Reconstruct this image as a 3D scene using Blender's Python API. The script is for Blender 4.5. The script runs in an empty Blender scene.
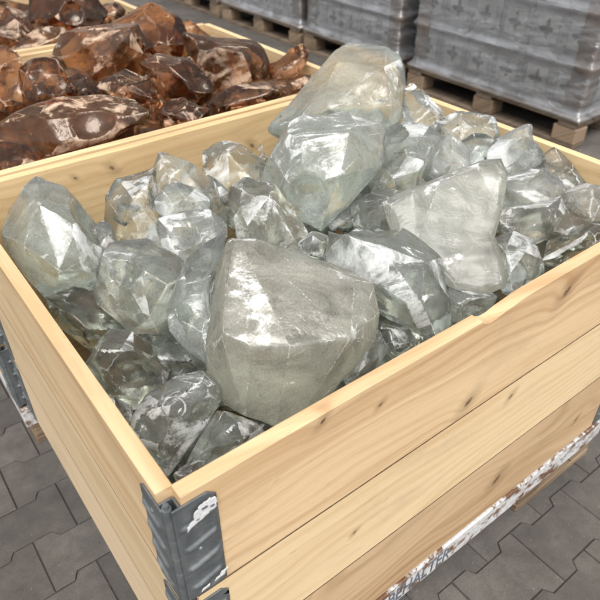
import bpy, bmesh, math, random
import numpy as np
from mathutils import Vector, Matrix, noise

scene = bpy.context.scene
COL = scene.collection
R = math.radians

# ------------------------------------------------------------------ camera
CAM = Vector((-0.11828, -0.38038, 1.27146))
AZ, EL = R(52.73), R(37.068)
FPX = 627.2                                   # focal length in pixels of a 600 px frame
FWD = Vector((math.cos(EL) * math.cos(AZ), math.cos(EL) * math.sin(AZ), -math.sin(EL)))
RGT = Vector((math.sin(AZ), -math.cos(AZ), 0))
UPV = RGT.cross(FWD)
cd = bpy.data.cameras.new('camera')
cam = bpy.data.objects.new('camera', cd)
COL.objects.link(cam)
cam.matrix_world = Matrix((
    (RGT.x, UPV.x, -FWD.x, CAM.x), (RGT.y, UPV.y, -FWD.y, CAM.y), (RGT.z, UPV.z, -FWD.z, CAM.z), (0, 0, 0, 1)))
cd.sensor_width = 36
cd.lens = 36 * FPX / 600
cd.clip_start, cd.clip_end = 0.02, 2000
cd.dof.use_dof = True
cd.dof.focus_distance = 0.95
cd.dof.aperture_fstop = 8
scene.camera = cam

# ------------------------------------------------------------------ sky, sun, exposure
SUN_DIR = Vector((-0.30, -0.42, 0.86)).normalized()      # towards the sun
world = bpy.data.worlds.new('World')
scene.world = world
world.use_nodes = True
wn, wl = world.node_tree.nodes, world.node_tree.links
bg = wn['Background']
sky = wn.new('ShaderNodeTexSky')
sky.sky_type = 'NISHITA'
sky.sun_disc = False
sky.sun_elevation = math.asin(SUN_DIR.z)
sky.sun_rotation = math.atan2(SUN_DIR.x, SUN_DIR.y)
sky.air_density, sky.dust_density, sky.ozone_density = 1.0, 4.0, 1.0
hs = wn.new('ShaderNodeHueSaturation')                   # thin cloud takes most of the blue out
hs.inputs['Saturation'].default_value = 0.06
wl.new(sky.outputs[0], hs.inputs['Color'])
wl.new(hs.outputs[0], bg.inputs['Color'])
bg.inputs['Strength'].default_value = 0.15
sd = bpy.data.lights.new('sun', 'SUN')
sd.energy = 1.3
sd.angle = R(28)
sd.color = (1.0, 0.96, 0.90)
sun = bpy.data.objects.new('sun', sd)
COL.objects.link(sun)
sun.rotation_euler = SUN_DIR.to_track_quat('Z', 'Y').to_euler()
scene.view_settings.view_transform = 'Standard'
scene.view_settings.look = 'None'
scene.view_settings.gamma = 1
scene.view_settings.exposure = 0.6
cy = scene.cycles
cy.max_bounces, cy.transmission_bounces, cy.glossy_bounces, cy.diffuse_bounces = 12, 10, 4, 3
cy.transparent_max_bounces = 16
cy.volume_bounces = 0
cy.use_adaptive_sampling = True
cy.adaptive_threshold = 0.04
cy.caustics_refractive = True
cy.caustics_reflective = False
cy.blur_glossy = 0.6
cy.sample_clamp_indirect = 6
try:
    cy.use_denoising = True
    cy.denoiser = 'OPENIMAGEDENOISE'
except Exception:
    pass


# ------------------------------------------------------------------ helpers
def ray(px, py):
    return FWD + RGT * ((px - 300) / FPX) - UPV * ((py - 300) / FPX)


def on_z(px, py, z):
    v = ray(px, py)
    return CAM + v * ((z - CAM.z) / v.z)


def tag(o, label=None, cat=None, group=None, kind=None):
    if label: o['label'] = label
    if cat: o['category'] = cat
    if group: o['group'] = group
    if kind: o['kind'] = kind
    return o


def empty(name, loc=(0, 0, 0), rz=0):
    o = bpy.data.objects.new(name, None)
    o.location = loc
    o.rotation_euler = (0, 0, rz)
    o.empty_display_size = 0.05
    COL.objects.link(o)
    return o


def link(name, me, parent=None, loc=(0, 0, 0), rot=(0, 0, 0)):
    o = bpy.data.objects.new(name, me)
    o.location = loc
    o.rotation_euler = rot
    o.parent = parent
    COL.objects.link(o)
    return o


def to_mesh(bm, name, mat=None, smooth=False):
    me = bpy.data.meshes.new(name)
    bm.normal_update()
    bm.to_mesh(me)
    bm.free()
    if mat:
        me.materials.append(mat)
    if smooth:
        me.shade_smooth()
    return me


def bm_box(bm, x0, x1, y0, y1, z0, z1, bevel=0.0, seg=1):
    m = Matrix.Translation(((x0 + x1) / 2, (y0 + y1) / 2, (z0 + z1) / 2)) @ Matrix.Diagonal((x1 - x0, y1 - y0, z1 - z0, 1))
    r = bmesh.ops.create_cube(bm, size=1, matrix=m)
    if bevel:
        es = list({e for v in r['verts'] for e in v.link_edges})
        bmesh.ops.bevel(bm, geom=es, offset=bevel, segments=seg, profile=0.5, affect='EDGES')
    return r


def box_mesh(name, dims, mat, bevel=0.002, seg=1):
    bm = bmesh.new()
    bm_box(bm, *dims, bevel=bevel, seg=seg)
    return to_mesh(bm, name, mat)


def prism(bm, pts, h0, h1, axis='z'):
    """polygon pts extruded between h0 and h1"""
    def P(a, b, h):
        return {'z': (a, b, h), 'y': (a, h, b), 'x': (h, a, b)}[axis]
    lo = [bm.verts.new(P(a, b, h0)) for a, b in pts]
    hi = [bm.verts.new(P(a, b, h1)) for a, b in pts]
    n = len(pts)
    fs = [bm.faces.new(lo[::-1]), bm.faces.new(hi)]
    for i in range(n):
        fs.append(bm.faces.new((lo[i], lo[(i + 1) % n], hi[(i + 1) % n], hi[i])))
    bmesh.ops.recalc_face_normals(bm, faces=fs)
    return fs


def copy_tree(o, parent=None):
    c = o.copy()
    COL.objects.link(c)
    c.parent = parent
    for ch in list(o.children):
        copy_tree(ch, c)
    return c


# ------------------------------------------------------------------ node helpers
class NT:
    def __init__(self, name):
        self.m = bpy.data.materials.new(name)
        self.m.use_nodes = True
        self.t = self.m.node_tree
        self.N, self.L = self.t.nodes, self.t.links
        self.bsdf = self.N['Principled BSDF']
        self.out = self.N['Material Output']

    def new(self, typ, **kw):
        n = self.N.new(typ)
        for k, v in kw.items():
            if k in n.inputs.keys():
                self.put(n.inputs[k], v)
            else:
                setattr(n, k, v)
        return n

    def put(self, sock, v):
        if isinstance(v, bpy.types.NodeSocket):
            self.L.new(v, sock)
        else:
            sock.default_value = v

    def math(self, op, a, b=0.0, c=None, clamp=False):
        n = self.N.new('ShaderNodeMath')
        n.operation = op
        n.use_clamp = clamp
        self.put(n.inputs[0], a)
        self.put(n.inputs[1], b)
        if c is not None:
            self.put(n.inputs[2], c)
        return n.outputs[0]

    def mapping(self, vec, scale=(1, 1, 1), loc=(0, 0, 0), rot=(0, 0, 0)):
        n = self.N.new('ShaderNodeMapping')
        self.L.new(vec, n.inputs[0])
        n.inputs['Scale'].default_value = scale
        self.put(n.inputs['Location'], loc)
        n.inputs['Rotation'].default_value = rot
        return n.outputs[0]

    def noise(self, vec, scale, detail=4, rough=0.55, dist=0.0):
        n = self.N.new('ShaderNodeTexNoise')
        self.L.new(vec, n.inputs['Vector'])
        n.inputs['Scale'].default_value = scale
        n.inputs['Detail'].default_value = detail
        n.inputs['Roughness'].default_value = rough
        n.inputs['Distortion'].default_value = dist
        return n.outputs['Fac']

    def ramp(self, fac, stops, interp='LINEAR'):
        n = self.N.new('ShaderNodeValToRGB')
        self.L.new(fac, n.inputs[0])
        r = n.color_ramp
        r.interpolation = interp
        while len(r.elements) < len(stops):
            r.elements.new(0.5)
        for e, (p, c) in zip(r.elements, stops):
            e.position = p
            e.color = c if len(c) == 4 else (*c, 1)
        return n.outputs[0]

    def maprange(self, v, a, b, c, d):
        n = self.N.new('ShaderNodeMapRange')
        self.put(n.inputs[0], v)
        for i, x in enumerate((a, b, c, d)):
            self.put(n.inputs[i + 1], x)
        return n.outputs[0]

    def mix(self, fac, a, b, mode='MIX'):
        n = self.N.new('ShaderNodeMix')
        n.data_type = 'RGBA'
        n.blend_type = mode
        self.put(n.inputs[0], fac)
        self.put(n.inputs[6], (*a, 1) if isinstance(a, tuple) and len(a) == 3 else a)
        self.put(n.inputs[7], (*b, 1) if isinstance(b, tuple) and len(b) == 3 else b)
        return n.outputs[2]

    def mixsh(self, fac, a, b):
        n = self.N.new('ShaderNodeMixShader')
        self.put(n.inputs[0], fac)
        self.L.new(a, n.inputs[1])
        self.L.new(b, n.inputs[2])
        return n.outputs[0]

    def bump(self, h, strength=0.3, dist=0.01, normal=None):
        n = self.N.new('ShaderNodeBump')
        n.inputs['Strength'].default_value = strength
        n.inputs['Distance'].default_value = dist
        self.L.new(h, n.inputs['Height'])
        if normal:
            self.L.new(normal, n.inputs['Normal'])
        return n.outputs[0]

    def sep(self, vec):
        n = self.N.new('ShaderNodeSeparateXYZ')
        self.L.new(vec, n.inputs[0])
        return n.outputs

    def comb(self, x, y, z):
        n = self.N.new('ShaderNodeCombineXYZ')
        for i, v in enumerate((x, y, z)):
            self.put(n.inputs[i], v)
        return n.outputs[0]


def wood(name, light=(0.74, 0.55, 0.32), dark=(0.52, 0.335, 0.165), heart=0.4, knots=(), rings=55, seed=0.0, slope=0.0,
         knot_col=(0.10, 0.05, 0.022), wob=0.035, contrast=0.55, split=None, rnd=True):
    """pine board, grain along local X, seen on XZ and XY faces; knots = (x, z, radius)"""
    t = NT(name)
    tc = t.new('ShaderNodeTexCoord')
    vec = tc.outputs['Object']
    info = t.new('ShaderNodeObjectInfo')
    off = t.math('MULTIPLY', info.outputs['Random'], 37.0 if rnd else 0.0)
    off = t.math('ADD', off, seed)
    s = t.sep(vec)
    x, y, z = s[0], s[1], s[2]
    v = t.math('ADD', z, t.math('MULTIPLY', y, 0.6))
    v = t.math('ADD', v, t.math('MULTIPLY', x, slope))
    # grain coordinate
    wv = t.comb(t.math('MULTIPLY', x, 1.6), off, t.math('MULTIPLY', v, 5.0))
    w1 = t.noise(wv, 1.0, 2, 0.5)
    g = t.math('ADD', v, t.math('MULTIPLY', t.math('SUBTRACT', w1, 0.5), wob * 4))
    kmask = None
    kn = t.noise(vec, 260, 3, 0.6)
    for kx, kz, kr in knots:
        ux, uz = t.math('SUBTRACT', x, kx), t.math('SUBTRACT', z, kz)
        dx = t.math('MULTIPLY', t.math('ADD', t.math('MULTIPLY', ux, 0.75), t.math('MULTIPLY', uz, 0.66)), 0.55)
        dz = t.math('SUBTRACT', t.math('MULTIPLY', uz, 0.75), t.math('MULTIPLY', ux, 0.66))
        d2 = t.math('ADD', t.math('MULTIPLY', dx, dx), t.math('MULTIPLY', dz, dz))
        e = t.math('POWER', 2.718, t.math('MULTIPLY', d2, -1.0 / (kr * 2.6) ** 2))
        g = t.math('ADD', g, t.math('MULTIPLY', e, kr * 2.2))
        d = t.math('ADD', t.math('SQRT', d2), t.math('MULTIPLY', t.math('SUBTRACT', kn, 0.5), kr * 0.9))
        k = t.math('MULTIPLY', t.maprange(d, kr * 0.40, kr * 0.85, 1.0, 0.0), t.maprange(kn, 0.35, 0.6, 0.55, 1.0))
        halo = t.maprange(d, kr * 0.6, kr * 2.6, 0.35, 0.0)
        k = t.math('MAXIMUM', k, halo)
        kmask = k if kmask is None else t.math('MAXIMUM', kmask, k)
    ph = t.math('MULTIPLY', g, rings * 6.283)
    sn = t.math('SINE', ph)
    late = t.maprange(sn, -0.2, 1.0, 0.0, 1.0)
    fib = t.noise(t.comb(t.math('MULTIPLY', x, 9.0), off, t.math('MULTIPLY', v, 420.0)), 1.0, 3, 0.6)
    brd = t.noise(t.comb(t.math('MULTIPLY', x, 1.1), t.math('ADD', off, 5.0), t.math('MULTIPLY', g, 11.0)), 1.0, 3, 0.5)
    strk = t.noise(t.comb(t.math('MULTIPLY', x, 2.2), t.math('ADD', off, 9.0), t.math('MULTIPLY', g, 75.0)), 1.0, 2, 0.5)
    ht = t.maprange(brd, 0.62 - heart * 0.4, 0.80 - heart * 0.3, 0.0, 1.0)
    if split is not None:                      # heartwood edge at a given height of the board
        hz = t.maprange(t.math('ADD', g, 0.0), split[0], split[1], 0.0, 0.85)
        ht = t.math('MAXIMUM', t.math('MULTIPLY', ht, 0.35), hz)
    f = t.math('MULTIPLY', late, contrast * 0.55)
    f = t.math('ADD', f, t.math('MULTIPLY', ht, 0.75))
    f = t.math('ADD', f, t.math('MULTIPLY', t.math('SUBTRACT', fib, 0.5), 0.8))
    f = t.math('ADD', f, t.math('MULTIPLY', t.math('SUBTRACT', strk, 0.5), 1.1), clamp=True)
    c = t.mix(f, light, dark)
    var = t.maprange(info.outputs['Random'], 0, 1, 0.90, 1.06)
    hsv = t.new('ShaderNodeHueSaturation')
    t.L.new(c, hsv.inputs['Color'])
    t.L.new(var, hsv.inputs['Value'])
    c = hsv.outputs[0]
    # sparse dirt specks
    sp = t.noise(t.comb(t.math('MULTIPLY', x, 40.0), off, t.math('MULTIPLY', v, 90.0)), 1.0, 3, 0.7)
    spm = t.maprange(sp, 0.74, 0.82, 0.0, 0.55)
    c = t.mix(spm, c, (0.16, 0.09, 0.045))
    gm_ = t.noise(t.comb(t.math('MULTIPLY', x, 4.0), t.math('ADD', off, 3.0), t.math('MULTIPLY', v, 9.0)), 1.0, 6, 0.68)
    c = t.mix(t.maprange(gm_, 0.54, 0.78, 0.0, 0.42), c, (0.34, 0.245, 0.165))
    sf = t.noise(t.comb(t.math('MULTIPLY', x, 25.0), t.math('ADD', off, 6.0), t.math('MULTIPLY', v, 160.0)), 1.0, 2, 0.5, 0.6)
    c = t.mix(t.maprange(sf, 0.70, 0.76, 0.0, 0.35), c, (0.30, 0.19, 0.11))
    if kmask is not None:
        c = t.mix(kmask, c, knot_col)
    t.put(t.bsdf.inputs['Base Color'], c)
    t.put(t.bsdf.inputs['Roughness'], t.maprange(fib, 0.2, 0.8, 0.55, 0.75))
    t.bsdf.inputs['Specular IOR Level'].default_value = 0.25
    h = t.math('ADD', t.math('MULTIPLY', fib, 0.7), t.math('MULTIPLY', late, 0.25))
    t.put(t.bsdf.inputs['Normal'], t.bump(h, 0.35, 0.0012))
    return t.m


def steel_mat():
    t = NT('galvanised_steel')
    tc = t.new('ShaderNodeTexCoord').outputs['Object']
    n1 = t.noise(tc, 38, 6, 0.6)
    n2 = t.noise(tc, 230, 4, 0.7)
    c = t.ramp(n1, [(0.3, (0.10, 0.113, 0.12)), (0.55, (0.16, 0.172, 0.178)), (0.75, (0.25, 0.262, 0.265))])
    ln = t.noise(t.mapping(tc, (40, 40, 420), rot=(0.5, 0.4, 0)), 1.0, 3, 0.6)
    sc = t.math('MAXIMUM', t.maprange(n2, 0.64, 0.70, 0, 0.6), t.maprange(ln, 0.66, 0.72, 0, 0.5))
    c = t.mix(sc, c, (0.42, 0.43, 0.43))
    ru = t.maprange(t.noise(tc, 75, 5, 0.7), 0.68, 0.74, 0, 0.8)
    c = t.mix(ru, c, (0.10, 0.055, 0.03))
    t.put(t.bsdf.inputs['Base Color'], c)
    t.bsdf.inputs['Metallic'].default_value = 0.35
    t.put(t.bsdf.inputs['Roughness'], t.maprange(n1, 0.3, 0.7, 0.34, 0.55))
    t.put(t.bsdf.inputs['Normal'], t.bump(n2, 0.12, 0.001))
    return t.m


def painted_strip_mat():
    t = NT('worn_white_paint')
    tc = t.new('ShaderNodeTexCoord').outputs['Object']
    st = t.mapping(tc, (1, 1, 1.6))
    n1 = t.noise(st, 16, 7, 0.65)
    n2 = t.noise(tc, 130, 4, 0.7)
    k = t.math('ADD', t.math('MULTIPLY', n1, 0.75), t.math('MULTIPLY', n2, 0.25))
    m = t.maprange(k, 0.50, 0.555, 0, 1)
    rust = t.ramp(n2, [(0.3, (0.07, 0.035, 0.02)), (0.7, (0.24, 0.12, 0.06))])
    white = t.ramp(n2, [(0.25, (0.42, 0.41, 0.40)), (0.6, (0.72, 0.72, 0.72))])
    t.put(t.bsdf.inputs['Base Color'], t.mix(m, white, rust))
    t.bsdf.inputs['Roughness'].default_value = 0.6
    t.put(t.bsdf.inputs['Normal'], t.bump(k, 0.4, 0.002))
    return t.m


def plain(name, col, rough=0.7, nscale=30, var=0.25, bump=0.2, metallic=0.0, bdist=0.003):
    t = NT(name)
    tc = t.new('ShaderNodeTexCoord').outputs['Object']
    n = t.noise(tc, nscale, 6, 0.65)
    lo = tuple(c * (1 - var) for c in col)
    hi = tuple(min(1, c * (1 + var)) for c in col)
    t.put(t.bsdf.inputs['Base Color'], t.ramp(n, [(0.3, lo), (0.7, hi)]))
    t.bsdf.inputs['Roughness'].default_value = rough
    t.bsdf.inputs['Metallic'].default_value = metallic
    t.put(t.bsdf.inputs['Normal'], t.bump(n, bump, bdist))
    return t.m


def paver_mat():
    t = NT('concrete_paver')
    geo = t.new('ShaderNodeNewGeometry').outputs['Position']
    info = t.new('ShaderNodeObjectInfo')
    n1 = t.noise(geo, 420, 4, 0.7)
    n2 = t.noise(geo, 3.2, 6, 0.6)
    n3 = t.noise(geo, 28, 5, 0.65)
    n4 = t.noise(geo, 11, 5, 0.7, 0.6)
    k = t.math('ADD', t.math('MULTIPLY', n2, 0.45), t.math('ADD', t.math('MULTIPLY', n3, 0.3), t.math('MULTIPLY', n4, 0.25)))
    c = t.ramp(k, [(0.36, (0.054, 0.048, 0.043)), (0.52, (0.096, 0.086, 0.077)), (0.66, (0.145, 0.129, 0.114))])
    v = t.maprange(info.outputs['Random'], 0, 1, 0.80, 1.16)
    hsv = t.new('ShaderNodeHueSaturation')
    t.L.new(c, hsv.inputs['Color'])
    t.L.new(v, hsv.inputs['Value'])
    c = hsv.outputs[0]
    gr = t.maprange(n1, 0.30, 0.70, 0.72, 1.28)
    c = t.mix(1.0, c, t.comb(gr, gr, gr), 'MULTIPLY')
    pit = t.maprange(t.noise(geo, 95, 3, 0.6), 0.70, 0.76, 0, 0.75)
    c = t.mix(pit, c, (0.03, 0.028, 0.026))
    pale = t.maprange(t.noise(geo, 130, 3, 0.6), 0.70, 0.75, 0, 0.7)
    c = t.mix(pale, c, (0.38, 0.37, 0.35))
    t.put(t.bsdf.inputs['Base Color'], c)
    t.put(t.bsdf.inputs['Roughness'], t.maprange(n2, 0.3, 0.7, 0.65, 0.85))
    t.put(t.bsdf.inputs['Normal'], t.bump(t.math('ADD', n1, n3), 0.5, 0.0015))
    return t.m


def glass(name, tint, absorb, density, cloud_col, dust_col, rgh=1.0, sss=(1.0, 1.0, 0.9)):
    """broken glass: refraction, cloudy seeds, crushed white facets and chipped edges.
    object colour: R = cloudiness, G = crushed facets, B = warm/dirty tone, A = roughness"""
    t = NT(name)
    t.N.remove(t.bsdf)
    tc = t.new('ShaderNodeTexCoord').outputs['Object']
    info = t.new('ShaderNodeObjectInfo')
    oc = t.new('ShaderNodeSeparateColor')
    t.L.new(info.outputs['Color'], oc.inputs[0])
    cl, du, wa = oc.outputs[0], oc.outputs[1], oc.outputs[2]
    ro = info.outputs['Alpha']
    off = t.math('MULTIPLY', info.outputs['Random'], 50.0)
    vec = t.mapping(tc, (1, 1, 1), t.comb(off, off, off))
    edge = t.new('ShaderNodeAttribute', attribute_name='edge').outputs['Fac']
    facet = t.new('ShaderNodeAttribute', attribute_name='facet').outputs['Fac']
    fo = t.math('MULTIPLY', facet, 9.0)
    fvec = t.mapping(vec, (1, 1, 1), t.comb(fo, fo, 0.0), (0.5, 0.3, 0.8))       # every facet has its own pattern
    streak = t.noise(t.mapping(fvec, (9, 26, 14)), 1.0, 5, 0.68, 1.0)
    mid = t.noise(fvec, 34, 3, 0.62, 0.4)
    fine = t.noise(vec, 330, 2, 0.7)
    # conchoidal ripples, fading in and out
    wv = t.new('ShaderNodeTexWave', wave_type='RINGS', rings_direction='SPHERICAL')
    t.L.new(t.mapping(fvec, (1, 1, 1), (0.13, -0.07, 0.05)), wv.inputs['Vector'])
    wv.inputs['Scale'].default_value = 9
    wv.inputs['Distortion'].default_value = 5
    wv.inputs['Detail'].default_value = 2
    wv.inputs['Detail Scale'].default_value = 0.7
    # seeds and stones: small pale specks
    fk = t.noise(vec, 62, 4, 0.62, 0.3)
    speck = t.maprange(fk, 0.695, 0.735, 0, 1)
    h = t.math('ADD', t.math('MULTIPLY', mid, 0.50), t.math('MULTIPLY', wv.outputs['Fac'], 0.16))
    h = t.math('ADD', h, t.math('MULTIPLY', streak, 0.55))
    h = t.math('ADD', h, t.math('MULTIPLY', fine, t.math('MULTIPLY', ro, 0.10)))
    nrm = t.bump(h, 0.42, 0.008)
    # crushed facets (white, ragged) and scattered bruises elsewhere
    k = t.math('ADD', t.math('MULTIPLY', streak, 0.7), t.math('MULTIPLY', mid, 0.3))
    k = t.math('ADD', k, t.math('MULTIPLY', t.math('SUBTRACT', fine, 0.5), 0.10))
    fs = t.math('SUBTRACT', t.math('SUBTRACT', facet, t.math('MULTIPLY', t.math('SUBTRACT', k, 0.5), 1.6)), t.math('MULTIPLY', du, 0.66))
    fm = t.maprange(fs, -0.05, 0.05, 1, 0)
    d1 = t.math('MULTIPLY', fm, t.maprange(k, 0.43, 0.62, 0.02, 0.60))
    d2 = t.maprange(t.math('ADD', k, t.math('MULTIPLY', du, 0.10)), 0.645, 0.70, 0, 0.8)
    eg = t.noise(vec, 19, 3, 0.6)
    edm = t.math('MULTIPLY', t.maprange(t.math('MULTIPLY', edge, t.maprange(t.math('ADD', t.math('MULTIPLY', mid, 0.5), t.math('MULTIPLY', fine, 0.5)), 0.35, 0.65, 0.4, 1.4)), 0.62, 1.1, 0, 1), t.maprange(eg, 0.50, 0.66, 0.0, 0.72))
    white = t.math('MAXIMUM', t.math('MAXIMUM', d1, d2), edm)
    white = t.math('MAXIMUM', white, t.math('MULTIPLY', speck, 0.7), clamp=True)
    cf = t.math('MULTIPLY', t.math('MULTIPLY', cl, 0.39), t.maprange(facet, 0, 1, 1.15, 0.80))
    cloudf = t.math('MULTIPLY', cf, t.maprange(t.math('ADD', t.math('MULTIPLY', streak, 0.75), t.math('MULTIPLY', fine, 0.25)), 0.36, 0.64, 0.55, 1.35), clamp=True)
    tintc = t.mix(wa, tint, tuple(a * b for a, b in zip(tint, (1.0, 0.965, 0.925))))
    gl = t.new('ShaderNodeBsdfGlass', distribution='GGX', IOR=1.5)
    t.put(gl.inputs['Color'], tintc)
    t.put(gl.inputs['Roughness'], t.math('MULTIPLY', t.maprange(facet, 0, 1, 1.05 * rgh, 0.45 * rgh), ro, clamp=True))
    t.put(gl.inputs['Normal'], nrm)
    cc = t.mix(wa, cloud_col, tuple(a * b for a, b in zip(cloud_col, (1.0, 0.925, 0.85))))
    gv = t.math('MULTIPLY', t.maprange(fine, 0.36, 0.66, 0.90, 1.05), t.maprange(streak, 0.30, 0.70, 0.82, 1.10))
    cc = t.mix(1.0, cc, t.comb(gv, gv, gv), 'MULTIPLY')
    ss = t.new('ShaderNodeBsdfPrincipled')
    t.put(ss.inputs['Base Color'], cc)
    ss.inputs['Subsurface Weight'].default_value = 1.0
    ss.inputs['Subsurface Radius'].default_value = sss
    ss.inputs['Subsurface Scale'].default_value = 0.05
    ss.inputs['IOR'].default_value = 1.5
    t.put(ss.inputs['Roughness'], t.math('ADD', 0.10, t.math('MULTIPLY', ro, 0.7)))
    t.put(ss.inputs['Normal'], nrm)
    dd = t.new('ShaderNodeBsdfPrincipled')
    dd.inputs['Base Color'].default_value = (*dust_col, 1)
    dd.inputs['Roughness'].default_value = 0.6
    t.put(dd.inputs['Normal'], nrm)
    sh = t.mixsh(cloudf, gl.outputs[0], ss.outputs[0])
    sh = t.mixsh(white, sh, dd.outputs[0])
    t.L.new(sh, t.out.inputs['Surface'])
    va = t.new('ShaderNodeVolumeAbsorption')
    va.inputs['Color'].default_value = (*absorb, 1)
    va.inputs['Density'].default_value = density
    t.L.new(va.outputs[0], t.out.inputs['Volume'])
    return t.m


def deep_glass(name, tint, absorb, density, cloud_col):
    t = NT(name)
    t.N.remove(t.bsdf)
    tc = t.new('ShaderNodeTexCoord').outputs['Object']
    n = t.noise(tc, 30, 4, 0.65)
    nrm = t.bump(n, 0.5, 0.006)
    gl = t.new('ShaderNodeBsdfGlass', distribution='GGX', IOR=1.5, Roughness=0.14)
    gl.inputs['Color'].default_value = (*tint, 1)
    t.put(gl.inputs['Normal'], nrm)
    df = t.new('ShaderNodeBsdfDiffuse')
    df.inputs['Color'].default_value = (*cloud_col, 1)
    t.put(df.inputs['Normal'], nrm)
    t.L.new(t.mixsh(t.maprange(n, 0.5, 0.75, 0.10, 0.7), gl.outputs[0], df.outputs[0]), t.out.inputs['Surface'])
    va = t.new('ShaderNodeVolumeAbsorption')
    va.inputs['Color'].default_value = (*absorb, 1)
    va.inputs['Density'].default_value = density
    t.L.new(va.outputs[0], t.out.inputs['Volume'])
    return t.m


STEEL = steel_mat()
STRIP = painted_strip_mat()
PAVER = paver_mat()
JOINT = plain('joint_sand', (0.06, 0.052, 0.044), 0.9, 200, 0.4, 0.5)
RESIDUE = plain('label_residue', (0.72, 0.72, 0.72), 0.7, 250, 0.2, 0.4)
INK = plain('dark_ink', (0.13, 0.14, 0.17), 0.6, 300, 0.3, 0.1)
SEAM_SHADE = plain('grimy_seam_shade', (0.13, 0.075, 0.038), 0.85, 60, 0.5, 0.3)  # shade of the collar seams painted into the edge colour, with grime
FADED = plain('faded_print', (0.42, 0.41, 0.41), 0.7, 300, 0.3, 0.1)
OLDWOOD = wood('weathered_pallet_wood', (0.30, 0.22, 0.15), (0.14, 0.095, 0.06), 0.5, rings=60)
GREYWOOD = wood('grey_pallet_wood', (0.20, 0.155, 0.115), (0.09, 0.065, 0.047), 0.5, rings=60)
PINE = wood('fresh_pine', heart=0.3)
CLEAR = glass('clear_green_glass', (0.976, 0.983, 0.968), (0.735, 0.79, 0.745), 7, (0.735, 0.755, 0.72), (0.86, 0.87, 0.87))
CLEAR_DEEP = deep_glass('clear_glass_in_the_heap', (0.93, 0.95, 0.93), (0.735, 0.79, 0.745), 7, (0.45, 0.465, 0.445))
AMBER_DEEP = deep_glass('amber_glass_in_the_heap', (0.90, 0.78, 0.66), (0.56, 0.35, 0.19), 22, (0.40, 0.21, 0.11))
AMBER = glass('amber_glass', (0.95, 0.85, 0.75), (0.56, 0.35, 0.19), 22, (0.60, 0.35, 0.19), (0.84, 0.62, 0.45), 0.8, (1.0, 0.45, 0.15))

# ------------------------------------------------------------------ ground and pavers
gm = bmesh.new()
for xs in ((-60, -60), (60, -60), (60, 60), (-60, 60)):
    gm.verts.new((xs[0], xs[1], -0.0045))
gm.faces.new(gm.verts)
ground = link('ground', to_mesh(gm, 'ground', JOINT))
tag(ground, kind='structure')

PL, PW = 0.192, 0.1255         # paver length and course pitch
PX0, PY0 = -0.113, 0.474


def paver_outline(g=0.0012):
    h0, hw, hn = PL / 2 - g, PW / 2 + 0.0095 - g, PW / 2 - 0.0095 - g
    e, c = PL / 4, 0.006
    return [(-h0, -hw), (-e - c, -hw), (-e + c, -hn), (e - c, -hn), (e + c, -hw), (h0, -hw),
            (h0, hw), (e + c, hw), (e - c, hn), (-e + c, hn), (-e - c, hw), (-h0, hw)]


def bm_paver(bm, cx, cy, dz=0.0):
    o = paver_outline()
    top = paver_outline(0.0030)
    lo = [bm.verts.new((cx + a, cy + b, -0.03)) for a, b in o]
    mi = [bm.verts.new((cx + a, cy + b, -0.0022 + dz)) for a, b in o]
    hi = [bm.verts.new((cx + a, cy + b, dz)) for a, b in top]
    n = len(o)
    for i in range(n):
        j = (i + 1) % n
        bm.faces.new((lo[i], lo[j], mi[j], mi[i]))
        bm.faces.new((mi[i], mi[j], hi[j], hi[i]))
    f = bm.faces.new(hi)
    f.normal_update()
    bmesh.ops.triangulate(bm, faces=[f])


pb = bmesh.new()
bm_paver(pb, 0, 0)
PAVER_ME = to_mesh(pb, 'paver', PAVER)
rng = random.Random(5)
cells = []
for j in range(-11, 46):
    for i in range(-9, 20):
        cx = PX0 + PL / 2 + i * PL + (PL / 2 if j % 2 else 0)
        cyy = PY0 + PW / 2 + j * PW
        q = Vector((cx, cyy, 0)) - CAM
        dz = q.dot(FWD)
        if dz > 0.1:
            px, py = 300 + FPX * q.dot(RGT) / dz, 300 - FPX * q.dot(UPV) / dz
            vis = -60 < px < 660 and -60 < py < 680
        else:
            vis, px, py = False, 0, 0
        hidden = (0.09 < cx < 1.0 and 0.09 < cyy < 2.4)
        size = 627 * 0.12 / max(dz, 0.2)
        cells.append((-(size if (vis and not hidden) else -10 / size), cx, cyy))
cells.sort()
rest = bmesh.new()
for k, (s, cx, cyy) in enumerate(cells):
    jit = rng.uniform(-0.0012, 0.0012)
    if k < 290 and s < 0:
        link('paver', PAVER_ME, ground, (cx, cyy, jit), (rng.uniform(-.004, .004), rng.uniform(-.004, .004), rng.uniform(-.006, .006)))
    else:
        bm_paver(rest, cx, cyy, jit)
tag(link('paver_field', to_mesh(rest, 'paver_field', PAVER), ground), kind='stuff')


# ------------------------------------------------------------------ pallet collars
CH = 0.195                    # collar height
TH = 0.020                    # board thickness
BASE = 0.145                  # top of pallet


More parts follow.
